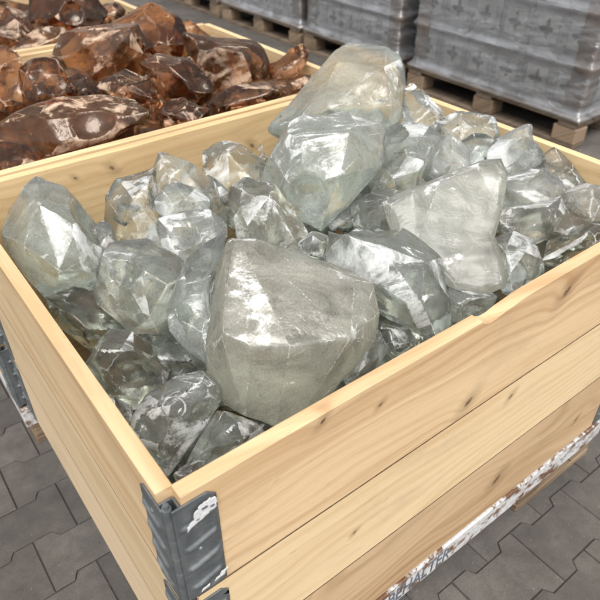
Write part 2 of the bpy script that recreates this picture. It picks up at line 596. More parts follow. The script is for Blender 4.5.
def board_mesh(name, x0, x1, z0, z1, mat, notch=None, gap=0.0008, seed=0, wav=0.0004, seam_shaded=True):
    """board along local X, thickness 0..TH in Y; top edge slightly uneven"""
    rg = random.Random(seed)
    n = 28
    xs = [x0 + (x1 - x0) * i / n for i in range(n + 1)]
    if notch:
        xs = sorted(set(xs) | {a for a, _ in notch})
    bm = bmesh.new()
    top = []
    for x in xs:
        d = noise.noise(Vector((x * 3.1, seed * 3.7, 0))) * wav
        if notch:
            for (a, da), (b, db) in zip(notch, notch[1:]):
                if a <= x <= b:
                    d -= da + (db - da) * (x - a) / (b - a)
                    break
        top.append((x, z1 - gap + d))
    bot = [(x, z0 + gap + noise.noise(Vector((x * 2.7, seed * 1.3 + 9, 0))) * 0.0003) for x in xs]
    b, c = 0.0006, 0.0014
    rows = []
    for (x, zt), (_, zb) in zip(top, bot):
        rows.append([bm.verts.new(v) for v in ((x, c, zb), (x, 0, zb + c), (x, 0, zt - b), (x, b, zt), (x, TH - b, zt), (x, TH, zt - b), (x, TH, zb + c), (x, TH - c, zb))])
    for r0, r1 in zip(rows, rows[1:]):
        for k in range(8):
            bm.faces.new((r0[k], r1[k], r1[(k + 1) % 8], r0[(k + 1) % 8]))
    bm.faces.new(rows[0])
    bm.faces.new(rows[-1][::-1])
    bmesh.ops.recalc_face_normals(bm, faces=bm.faces)
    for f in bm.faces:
        f.material_index = 1 if (f.normal.z < -0.3 or (seam_shaded and f.normal.z > 0.3)) else 0  # narrow faces at the seams get the painted gap shade
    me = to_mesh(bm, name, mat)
    me.materials.append(SEAM_SHADE)
    return me


def plate_mesh(w=0.058, h=0.176):
    """hinge plate in the XZ plane facing -Y, x from 0.006 to w, with embossed ribs"""
    bm = bmesh.new()
    nx, nz = 36, 120
    grid = []
    for k in range(nz + 1):
        row = []
        for i in range(nx + 1):
            u, v = i / nx, k / nz
            x = 0.006 + (w - 0.006) * u
            z = h * v
            # chevron ribs: flat then bending up
            hgt = 0
            for c in (0.13, 0.35, 0.57, 0.79):
                line = c + (0.055 * max(0, (u - 0.35) / 0.65) if u > 0.35 else -0.02 * (0.35 - u))
                d = (v - line) * h
                if 0.10 < u < 0.94:
                    hgt = max(hgt, math.exp(-(d / 0.0038) ** 4) * min(1, (u - 0.10) / 0.1, (0.94 - u) / 0.1))
            if u > 0.93:
                hgt = -0.25
            y = -0.0025 - 0.0034 * hgt
            cut = 0
            if u > 0.8 and v > 0.93:
                cut = (u - 0.8) * 0.05
            row.append(bm.verts.new((x, y, z - (cut if v > 0.93 else 0))))
        grid.append(row)
    for r0, r1 in zip(grid, grid[1:]):
        for a in range(nx):
            bm.faces.new((r0[a], r0[a + 1], r1[a + 1], r1[a]))
    ge = bmesh.ops.extrude_face_region(bm, geom=bm.faces[:])
    for v in ge['geom']:
        if isinstance(v, bmesh.types.BMVert):
            v.co.y = -0.0004
    bmesh.ops.recalc_face_normals(bm, faces=bm.faces)
    return to_mesh(bm, 'plate', STEEL, True)


def flange_mesh():
    bm = bmesh.new()
    bm_box(bm, 0.0150, 0.0176, -0.0022, 0.016, 0.006, 0.180, 0.0006)
    return to_mesh(bm, 'flange', STEEL)


def pin_mesh():
    bm = bmesh.new()
    z = 0.0
    segs = [0.030, 0.034, 0.030, 0.034, 0.030, 0.024]
    for s_ in segs:
        r = bmesh.ops.create_cone(bm, cap_ends=True, segments=16, radius1=0.0052, radius2=0.0052, depth=s_ - 0.002,
                                  matrix=Matrix.Translation((0, 0, z + s_ / 2)))
        z += s_
    bmesh.ops.create_cone(bm, cap_ends=True, segments=12, radius1=0.0032, radius2=0.0032, depth=z + 0.006, matrix=Matrix.Translation((0, 0, z / 2 + 0.002)))
    return to_mesh(bm, 'pin', STEEL, False)


def rivet_mesh():
    bm = bmesh.new()
    bmesh.ops.create_cone(bm, cap_ends=True, segments=12, radius1=0.0042, radius2=0.0026, depth=0.0026, matrix=Matrix.Rotation(math.pi / 2, 4, 'X'))
    return to_mesh(bm, 'rivet', STEEL)


RIVET = rivet_mesh()
PLATE, FLANGE, PIN = plate_mesh(), flange_mesh(), pin_mesh()
# mirrored plate for the other wall (runs along +Y, faces -X)
def swapped(me, name):
    bm = bmesh.new()
    bm.from_mesh(me)
    for v in bm.verts:
        v.co.x, v.co.y = v.co.y, v.co.x
    bmesh.ops.reverse_faces(bm, faces=bm.faces[:])
    return to_mesh(bm, name, STEEL, name == 'plate')


PLATE_B, FLANGE_B = swapped(PLATE, 'plate'), swapped(FLANGE, 'flange')


def add_hinge(parent, corner, A, B, z0):
    """corner: 0 near, 1 right, 2 back, 3 left; built in the near corner's frame and turned"""
    pos = [(0, 0), (A, 0), (A, B), (0, B)][corner]
    h = empty('hinge', (pos[0], pos[1], z0), corner * math.pi / 2)
    h.parent = parent
    link('plate', PLATE, h, (0, 0, 0.006))
    link('plate', PLATE_B, h, (0, 0, 0.006))
    for rz_ in (0.020, 0.088, 0.150):
        link('rivet', RIVET, h, (0.031, -0.003, 0.006 + rz_))
        link('rivet', RIVET, h, (-0.003, 0.031, 0.006 + rz_), (0, 0, -math.pi / 2))
    link('flange', FLANGE, h)
    link('flange', FLANGE_B, h)
    link('pin', PIN, h, (0.0035, 0.0035, 0.004))
    return h


def collar(x0, y0, A, B, z0, mats, label, seed, notch=None, corners=(0, 1, 2, 3), group=None, wav=0.0004, seam_shaded=True):
    """mats: front(-Y), left(-X), back(+Y), right(+X)"""
    root = empty('pallet_collar', (x0, y0, z0))
    tag(root, label, 'pallet collar', group)
    e = 0.0185
    link('board', board_mesh('board', e, A - e, 0, CH, mats[0], notch, wav=wav, seam_shaded=seam_shaded, seed=seed), root, (0, 0, 0))
    link('board', board_mesh('board', e, B - e, 0, CH, mats[1], wav=wav, seam_shaded=seam_shaded, seed=seed + 1), root, (0, B, 0), (0, 0, -math.pi / 2))
    link('board', board_mesh('board', e, A - e, 0, CH, mats[2], wav=wav, seam_shaded=seam_shaded, seed=seed + 2), root, (A, B, 0), (0, 0, math.pi))
    link('board', board_mesh('board', e, B - e, 0, CH, mats[3], wav=wav, seam_shaded=seam_shaded, seed=seed + 3), root, (A, 0, 0), (0, 0, math.pi / 2))
    for c in corners:
        add_hinge(root, c, A, B, 0)
    return root


A, B = 1.089, 0.856
LW = dict(rnd=False)
W_R1 = wood('pine_front_top', (0.75, 0.545, 0.325), (0.52, 0.325, 0.17), 0.35, [(0.497, 0.030, 0.010), (0.702, 0.150, 0.011), (0.300, 0.150, 0.004), (0.205, 0.183, 0.005)], 42, 3.3, 0.03, split=(0.10, 0.22), **LW)
W_R2 = wood('pine_front_middle', (0.78, 0.595, 0.36), (0.60, 0.405, 0.215), 0.25, [(0.274, 0.087, 0.004), (0.62, 0.16, 0.006)], 45, 7.9, 0.02, contrast=0.4, **LW)
W_R3 = wood('pine_front_bottom', (0.62, 0.44, 0.265), (0.40, 0.245, 0.125), 0.5, [(0.657, 0.100, 0.013), (0.93, 0.09, 0.006)], 26, 12.1, 0.07, wob=0.12, contrast=0.38, **LW)
W_L1 = wood('pine_left_top', (0.72, 0.54, 0.33), (0.56, 0.38, 0.205), 0.45, [], 24, 21.7, 0.02, **LW)
W_L2 = wood('pine_left_middle', (0.74, 0.57, 0.36), (0.62, 0.44, 0.25), 0.2, [], 22, 25.1, -0.02, **LW)
W_L3 = wood('pine_left_bottom', (0.75, 0.585, 0.39), (0.65, 0.48, 0.29), 0.1, [], 20, 29.4, 0.01, **LW)
W_B1 = wood('pine_back_top', (0.70, 0.51, 0.28), (0.54, 0.36, 0.18), 0.3, [(A - 0.308, 0.160, 0.0062), (A - 0.661, 0.118, 0.0075), (A - 0.228, 0.160, 0.004)], 40, 33.3, 0.0, **LW)
W_K1 = wood('pine_right_top', (0.72, 0.53, 0.30), (0.56, 0.38, 0.19), 0.25, [], 40, 41.3, 0.0, **LW)
NOTCH = [(0.487, 0.0), (0.492, 0.0055), (0.505, 0.0105), (0.520, 0.0100), (0.536, 0.0060), (0.552, 0.0045), (0.575, 0.0015), (0.60, 0.0)]
c_top = collar(0, 0, A, B, BASE + 2 * CH, [W_R1, W_L1, W_B1, W_K1], 'pale pine collar at the top of the clear glass bin, chipped rim', 1, NOTCH, wav=0.0018, seam_shaded=False)
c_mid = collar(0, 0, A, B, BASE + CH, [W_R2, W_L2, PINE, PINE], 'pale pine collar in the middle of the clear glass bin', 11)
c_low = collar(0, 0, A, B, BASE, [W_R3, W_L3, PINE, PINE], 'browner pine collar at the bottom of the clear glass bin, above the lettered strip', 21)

# torn white label on the near hinge
rs = bmesh.new()
rgx = random.Random(4)
pts = [(0.019, 0.147), (0.026, 0.152), (0.030, 0.164), (0.038, 0.171), (0.047, 0.172), (0.055, 0.168), (0.056, 0.160), (0.052, 0.153), (0.043, 0.151), (0.036, 0.146), (0.028, 0.144), (0.018, 0.139)]
rag = []
for (a0, b0), (a1, b1) in zip(pts, pts[1:] + pts[:1]):
    for k in range(4):
        q = k / 4
        rag.append((a0 + (a1 - a0) * q + rgx.uniform(-.0016, .0016), b0 + (b1 - b0) * q + rgx.uniform(-.0016, .0016)))
prism(rs, rag, -0.0068, -0.0060, 'y')
hinge0 = [c for c in c_top.children if c.name.startswith('hinge')][0]
link('torn_label', to_mesh(rs, 'torn_label', RESIDUE), hinge0, (0, 0, 0.004))['label'] = 'torn white paper label stuck on the steel hinge'
for cx, cz, w in ((0.027, 0.016, 0.006), (0.047, 0.020, 0.0075), (0.053, 0.026, 0.006)):
    ms = bmesh.new()
    prism(ms, [(cx - w, cz - .003), (cx + w * .1, cz - .0012), (cx + w * .8, cz - .0015), (cx + w, cz + .0035), (cx + w * .2, cz + .0018), (cx - w * .6, cz + .002)], -0.0066, -0.0060, 'y')
    link('paint_fleck', to_mesh(ms, 'paint_fleck', RESIDUE), hinge0, (0, 0, 0.004))
for cx, cz, w in ((0.040, 0.163, 0.0048), (0.050, 0.159, 0.0034), (0.031, 0.150, 0.0022)):
    ds = bmesh.new()
    prism(ds, [(cx + w * rgx.uniform(.45, 1.25) * math.cos(a), cz + 0.7 * w * rgx.uniform(.35, 1.2) * math.sin(a)) for a in [q * math.pi / 8 for q in range(16)]], -0.0072, -0.0064, 'y')
    link('stain', to_mesh(ds, 'stain', INK), hinge0, (0, 0, 0.004))


# ------------------------------------------------------------------ pallet under the clear bin
def text_mesh(body, size, depth, mat):
    cu = bpy.data.curves.new('txt', 'FONT')
    cu.body = body
    cu.size = size
    cu.extrude = depth
    cu.resolution_u = 3
    o = bpy.data.objects.new('txt', cu)
    COL.objects.link(o)
    dg = bpy.context.evaluated_depsgraph_get()
    me = bpy.data.meshes.new_from_object(o.evaluated_get(dg))
    bpy.data.objects.remove(o)
    me.name = 'lettering'
    me.materials.clear()
    me.materials.append(mat)
    return me


def bin_pallet(x0, y0, A, B, label, lettered=False, group=None, inset=0.03):
    p = empty('pallet', (x0, y0, 0))
    tag(p, label, 'pallet', group)
    zt, zs = BASE - 0.001, 0.076
    # painted steel skirt round the deck
    st = link('skirt', box_mesh('skirt', (inset, A, -0.003, 0.010, zs, zt - 0.006), STRIP, 0.002), p)
    link('skirt', box_mesh('skirt', (inset, inset + 0.012, 0.011, B - 0.011, zs, zt - 0.006), STRIP, 0.002), p)
    link('skirt', box_mesh('skirt', (inset, A, B - 0.010, B + 0.003, zs, zt - 0.006), STRIP, 0.002), p)
    link('skirt', box_mesh('skirt', (A - 0.012, A - 0.001, 0.011, B - 0.011, zs, zt - 0.006), STRIP, 0.002), p)
    n = 7
    pitch = (B - 0.03) / n
    dm = box_mesh('deck_board', (inset + 0.015, A - 0.015, 0, pitch - 0.012, zt - 0.024, zt), OLDWOOD, 0.002)
    for i in range(n):
        link('deck_board', dm, p, (0, 0.02 + i * pitch, 0))
    # feet: runner with two blocks at each end of both long sides
    bl = box_mesh('block', (0, 0.075, 0, 0.10, 0.024, zs - 0.001), OLDWOOD, 0.006, 2)
    rn = box_mesh('runner', (0, 0.285, 0, 0.10, 0.0, 0.023), OLDWOOD, 0.003)
    for fx in (inset + 0.01, A - 0.287):
        for fy in (0.004, B / 2 - 0.05, B - 0.104):
            link('runner', rn, p, (fx, fy, 0))
            link('block', bl, p, (fx + 0.002, fy, 0))
            link('block', bl, p, (fx + 0.208, fy, 0))
    if lettered:
        te = link('lettering', text_mesh('BEHALTER', 0.062, 0.0006, INK), st, (0.375, -0.0036, zs + 0.009), (math.pi / 2, 0, 0))
        te.scale = (0.60, 1, 1)
        rg = random.Random(9)
        for x in (0.905, 0.935, 0.975, 0.990, 1.02, 1.036, 1.06):
            mk = bmesh.new()
            w = rg.uniform(0.004, 0.007)
            z = zs + rg.uniform(0.024, 0.032)
            hh = rg.uniform(0.009, 0.014)
            ring = [(x + w * math.cos(a), z + hh * math.sin(a)) for a in [k * math.pi / 5 for k in range(10)]]
            prism(mk, [(a + rg.uniform(-.002, .002), b + rg.uniform(-.003, .003)) for a, b in ring], -0.0040, -0.0031, 'y')
            link('faded_mark', to_mesh(mk, 'faded_mark', FADED), st)
    return p


bin_pallet(0, 0, A, B, 'pallet under the clear glass bin with rusty white lettered edge', True)

# ------------------------------------------------------------------ amber bins behind
AX, AY, AA, AB = -0.020, 0.872, 1.050, 0.795
ag = None
for k, nm in enumerate(('bottom', 'middle', 'top')):
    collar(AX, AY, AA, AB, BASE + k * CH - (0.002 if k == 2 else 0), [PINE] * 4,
           f'pine collar at the {nm} of the amber glass bin right behind the clear glass', 31 + 10 * k, seam_shaded=k < 2)
bin_pallet(AX, AY, AA, AB, 'pallet under the amber glass bin right behind the clear glass', inset=0.0)
BX, BY, BA, BB = -0.115, 1.695, 1.050, 0.80
for k, nm in enumerate(('bottom', 'middle', 'top')):
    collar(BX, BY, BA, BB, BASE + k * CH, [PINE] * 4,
           f'pine collar at the {nm} of the farthest amber glass bin, upper left', 61 + 10 * k, seam_shaded=k < 2)
bin_pallet(BX, BY, BA, BB, 'pallet under the farthest amber glass bin, upper left', inset=0.0)


# ------------------------------------------------------------------ glass chunks
def refine(bm, maxlen):
    for _ in range(7):
        es = [e for e in bm.edges if e.calc_length() > maxlen]
        if not es:
            break
        bmesh.ops.subdivide_edges(bm, edges=es, cuts=1, use_grid_fill=False)
        bmesh.ops.triangulate(bm, faces=[f for f in bm.faces if len(f.verts) > 3])


def roughen(bm, amp, seed):
    bm.normal_update()
    off = Vector((seed * 1.37 % 71, seed * 2.11 % 53, seed * 0.73 % 37))
    for v in bm.verts:
        p = v.co + off
        n1 = noise.noise(p * 8.0)
        n2 = noise.noise(p * 21.0)
        n3 = 1 - abs(noise.noise(p * 13.0 + Vector((7, 3, 1)))) * 2
        n4 = noise.noise(p * 60.0)
        v.co += v.normal * (amp * (1.2 * n1 + 0.55 * n2 + 0.6 * (n3 - 0.6) + 0.18 * n4))


def scoop(bm, seed, count, size):
    """conchoidal hollows: vertices inside a large sphere are pushed onto its surface"""
    rg = random.Random(seed * 5 + 2)
    fl = bm.faces.layers.float['facet']
    bm.verts.ensure_lookup_table()
    for _ in range(count):
        v0 = bm.verts[rg.randrange(len(bm.verts))]
        n = (v0.normal + Vector((rg.uniform(-.5, .5), rg.uniform(-.5, .5), rg.uniform(-.5, .5)))).normalized()
        rad = size * rg.uniform(0.5, 1.3)
        dep = size * rg.uniform(0.07, 0.16)
        c = v0.co + n * (rad - dep)
        hit = set()
        for v in bm.verts:
            w = v.co - c
            if w.length < rad and w.dot(n) < 0:
                k = w.dot(n)
                perp = w - n * k
                v.co = c + perp - n * math.sqrt(max(0, rad * rad - perp.length_squared))
                hit.add(v)
        val = rg.uniform(0.45, 1.0)
        for f in bm.faces:
            if all(v in hit for v in f.verts):
                f[fl] = val


def chip(bm, seed, count, size):
    """knock small planar chips off the edges and corners"""
    rg = random.Random(seed * 11 + 3)
    for _ in range(count):
        bm.normal_update()
        es = [e for e in bm.edges if len(e.link_faces) == 2]
        if not es:
            return
        e = rg.choice(es)
        n = (e.link_faces[0].normal + e.link_faces[1].normal).normalized()
        n = (n + Vector((rg.uniform(-.3, .3), rg.uniform(-.3, .3), rg.uniform(-.3, .3)))).normalized()
        p = e.verts[0].co.lerp(e.verts[1].co, rg.random())
        mx = max(v.co.dot(n) for v in bm.verts)
        cut = max(p.dot(n) - size * rg.uniform(0.01, 0.04), mx - size * 0.075)
        if mx - cut < 0.0015:
            continue
        r = bmesh.ops.bisect_plane(bm, geom=bm.verts[:] + bm.edges[:] + bm.faces[:], dist=1e-5, plane_co=n * cut, plane_no=n, clear_outer=True)
        ce = [x for x in r['geom_cut'] if isinstance(x, bmesh.types.BMEdge)]
        if ce:
            bmesh.ops.edgeloop_fill(bm, edges=ce)


def hull_from(points, seed, soft=3, maxlen=0.0085, amp=0.005, scoops=4):
    bm = bmesh.new()
    vs = [bm.verts.new(p) for p in points]
    r = bmesh.ops.convex_hull(bm, input=vs)
    junk = list({g for g in r['geom_interior'] + r['geom_unused'] if isinstance(g, bmesh.types.BMVert)})
    bmesh.ops.delete(bm, geom=junk, context='VERTS')
    return finish(bm, seed, soft, maxlen, amp, scoops)


def finish(bm, seed, soft, maxlen, amp, scoops=4, chips=9):
    bmesh.ops.remove_doubles(bm, verts=bm.verts[:], dist=0.004)
    bmesh.ops.dissolve_limit(bm, angle_limit=R(9), verts=bm.verts[:], edges=bm.edges[:])
    cs = [v.co for v in bm.verts]
    chip(bm, seed, chips, sum(max(c[i] for c in cs) - min(c[i] for c in cs) for i in range(3)) / 3)
    el = bm.verts.layers.float.new('edge')
    fl = bm.faces.layers.float.new('facet')
    rg = random.Random(seed * 3 + 1)
    for f in bm.faces:
        f[fl] = rg.random()
    bm.normal_update()
    bmesh.ops.triangulate(bm, faces=bm.faces[:])
    bmesh.ops.remove_doubles(bm, verts=bm.verts[:], dist=0.0012)
    refine(bm, maxlen)
    for _ in range(soft):
        bmesh.ops.smooth_vert(bm, verts=bm.verts[:], factor=0.5, use_axis_x=True, use_axis_y=True, use_axis_z=True)
    roughen(bm, amp, seed)
    cs = [v.co for v in bm.verts]
    d = min(max(c[i] for c in cs) - min(c[i] for c in cs) for i in range(3))
    bm.normal_update()
    scoop(bm, seed, scoops, min(0.16, max(0.035, d * 0.7)))
    for v in bm.verts:
        vals = [f[fl] for f in v.link_faces]
        v[el] = 1.0 if max(vals) - min(vals) > 0.001 else 0.0
    return bm


def chunk(name, label, cat, outline, z, T, mat, oc, seed, bounds, front=None, conc=False, group=None, tilt=0.0, soft=1, amp=0.0042, scoops=4, back=0.70, grow=1.08):
    rg = random.Random(seed)
    n = len(outline)
    # area centroid of the outline
    a2 = sx = sy = 0
    for (x0, y0), (x1, y1) in zip(outline, outline[1:] + outline[:1]):
        c = x0 * y1 - x1 * y0
        a2 += c; sx += (x0 + x1) * c; sy += (y0 + y1) * c
    cx, cyy = sx / (3 * a2), sy / (3 * a2)
    outline = [(cx + (px - cx) * grow, cyy + (py - cyy) * grow) for px, py in outline]
    bx0, bx1, by0, by1, _ = bounds
    for _ in range(14):                       # settle the chunk between the walls
        C3 = on_z(cx, cyy, z)
        D = (C3 - CAM).dot(FWD)
        ps = [CAM + ray(px, py) * D + FWD * (0.25 * T) for px, py in outline]
        far = max(max(p.x - bx1, p.y - by1) for p in ps)
        near = max(max(bx0 - p.x, by0 - p.y) for p in ps)
        if far > 0.012 and far > near:
            z += 0.008
        elif near > 0.012:
            z -= 0.008
        else:
            break

    def at(px, py, dep):
        return CAM + ray(px, py) * (D + dep)

    hgt = max(p[1] for p in outline) - min(p[1] for p in outline)
    pts = []
    if conc:
        bm = bmesh.new()
        rings = []
        for sc, dep in ((0.90, -0.44 * T), (0.985, -0.30 * T), (1.0, 0.15 * T), (0.95, 0.38 * T), (0.82, 0.48 * T)):
            ring = []
            for (px, py) in outline:
                k = sc + (rg.uniform(-0.025, 0.025) if sc < 0.98 else 0)
                dd = dep + rg.uniform(-0.06, 0.06) * T + tilt * (cyy - py) / hgt * T
                ring.append(bm.verts.new(at(cx + (px - cx) * k, cyy + (py - cyy) * k, dd)))
            rings.append(ring)
        for r0, r1 in zip(rings, rings[1:]):
            for i in range(n):
                bm.faces.new((r0[i], r0[(i + 1) % n], r1[(i + 1) % n], r1[i]))
        fa = [bm.faces.new(rings[0][::-1]), bm.faces.new(rings[-1])]
        bm.normal_update()
        bmesh.ops.triangulate(bm, faces=fa)
        bmesh.ops.recalc_face_normals(bm, faces=bm.faces)
        bm = finish(bm, seed, soft, 0.0085, amp * 0.8, scoops, 0)
    else:
        for (px, py) in outline:
            pts.append(at(px, py, rg.uniform(-0.12, 0.12) * T + tilt * (cyy - py) / hgt * T))
        if front is None:
            front = []
            for k in range(rg.choice((3, 4, 4, 5))):
                px, py = outline[rg.randrange(n)]
                s_ = rg.uniform(0.25, 0.72)
                front.append((cx + (px - cx) * s_, cyy + (py - cyy) * s_, rg.uniform(0.30, 0.5)))
        for px, py, o_ in front:
            pts.append(at(px, py, -o_ * T + tilt * (cyy - py) / hgt * T))
        for i in range(0, n, 2):
            px, py = outline[i]
            s_ = rg.uniform(back - 0.12, back + 0.1)
            pts.append(at(cx + (px - cx) * s_, cyy + (py - cyy) * s_, rg.uniform(0.35, 0.55) * T + tilt * (cyy - py) / hgt * T))
        bm = hull_from(pts, seed, soft, 0.0085, amp, scoops)
    x0, x1, y0, y1, zr = bounds
    lo = Vector((9, 9, 9))
    for v in bm.verts:
        if v.co.z < zr + 0.012:
            v.co.x = min(max(v.co.x, x0), x1)
            v.co.y = min(max(v.co.y, y0), y1)
        lo.z = min(lo.z, v.co.z)
    loc = Vector((C3.x, C3.y, lo.z))
    for v in bm.verts:
        v.co -= loc
    me = to_mesh(bm, name, mat, True)
    o = link(name, me, None, loc)
    o.color = oc
    tag(o, label, cat, group)
    return o


RIM = BASE + 3 * CH
BC = (TH + .003, A - TH - .003, TH + .003, B - TH - .003, RIM)
BA2 = (AX + TH + .003, AX + AA - TH - .003, AY + TH + .003, AY + AB - TH - .003, RIM)
BA3 = (BX + TH + .003, BX + BA - TH - .003, BY + TH + .003, BY + BB - TH - .003, RIM)

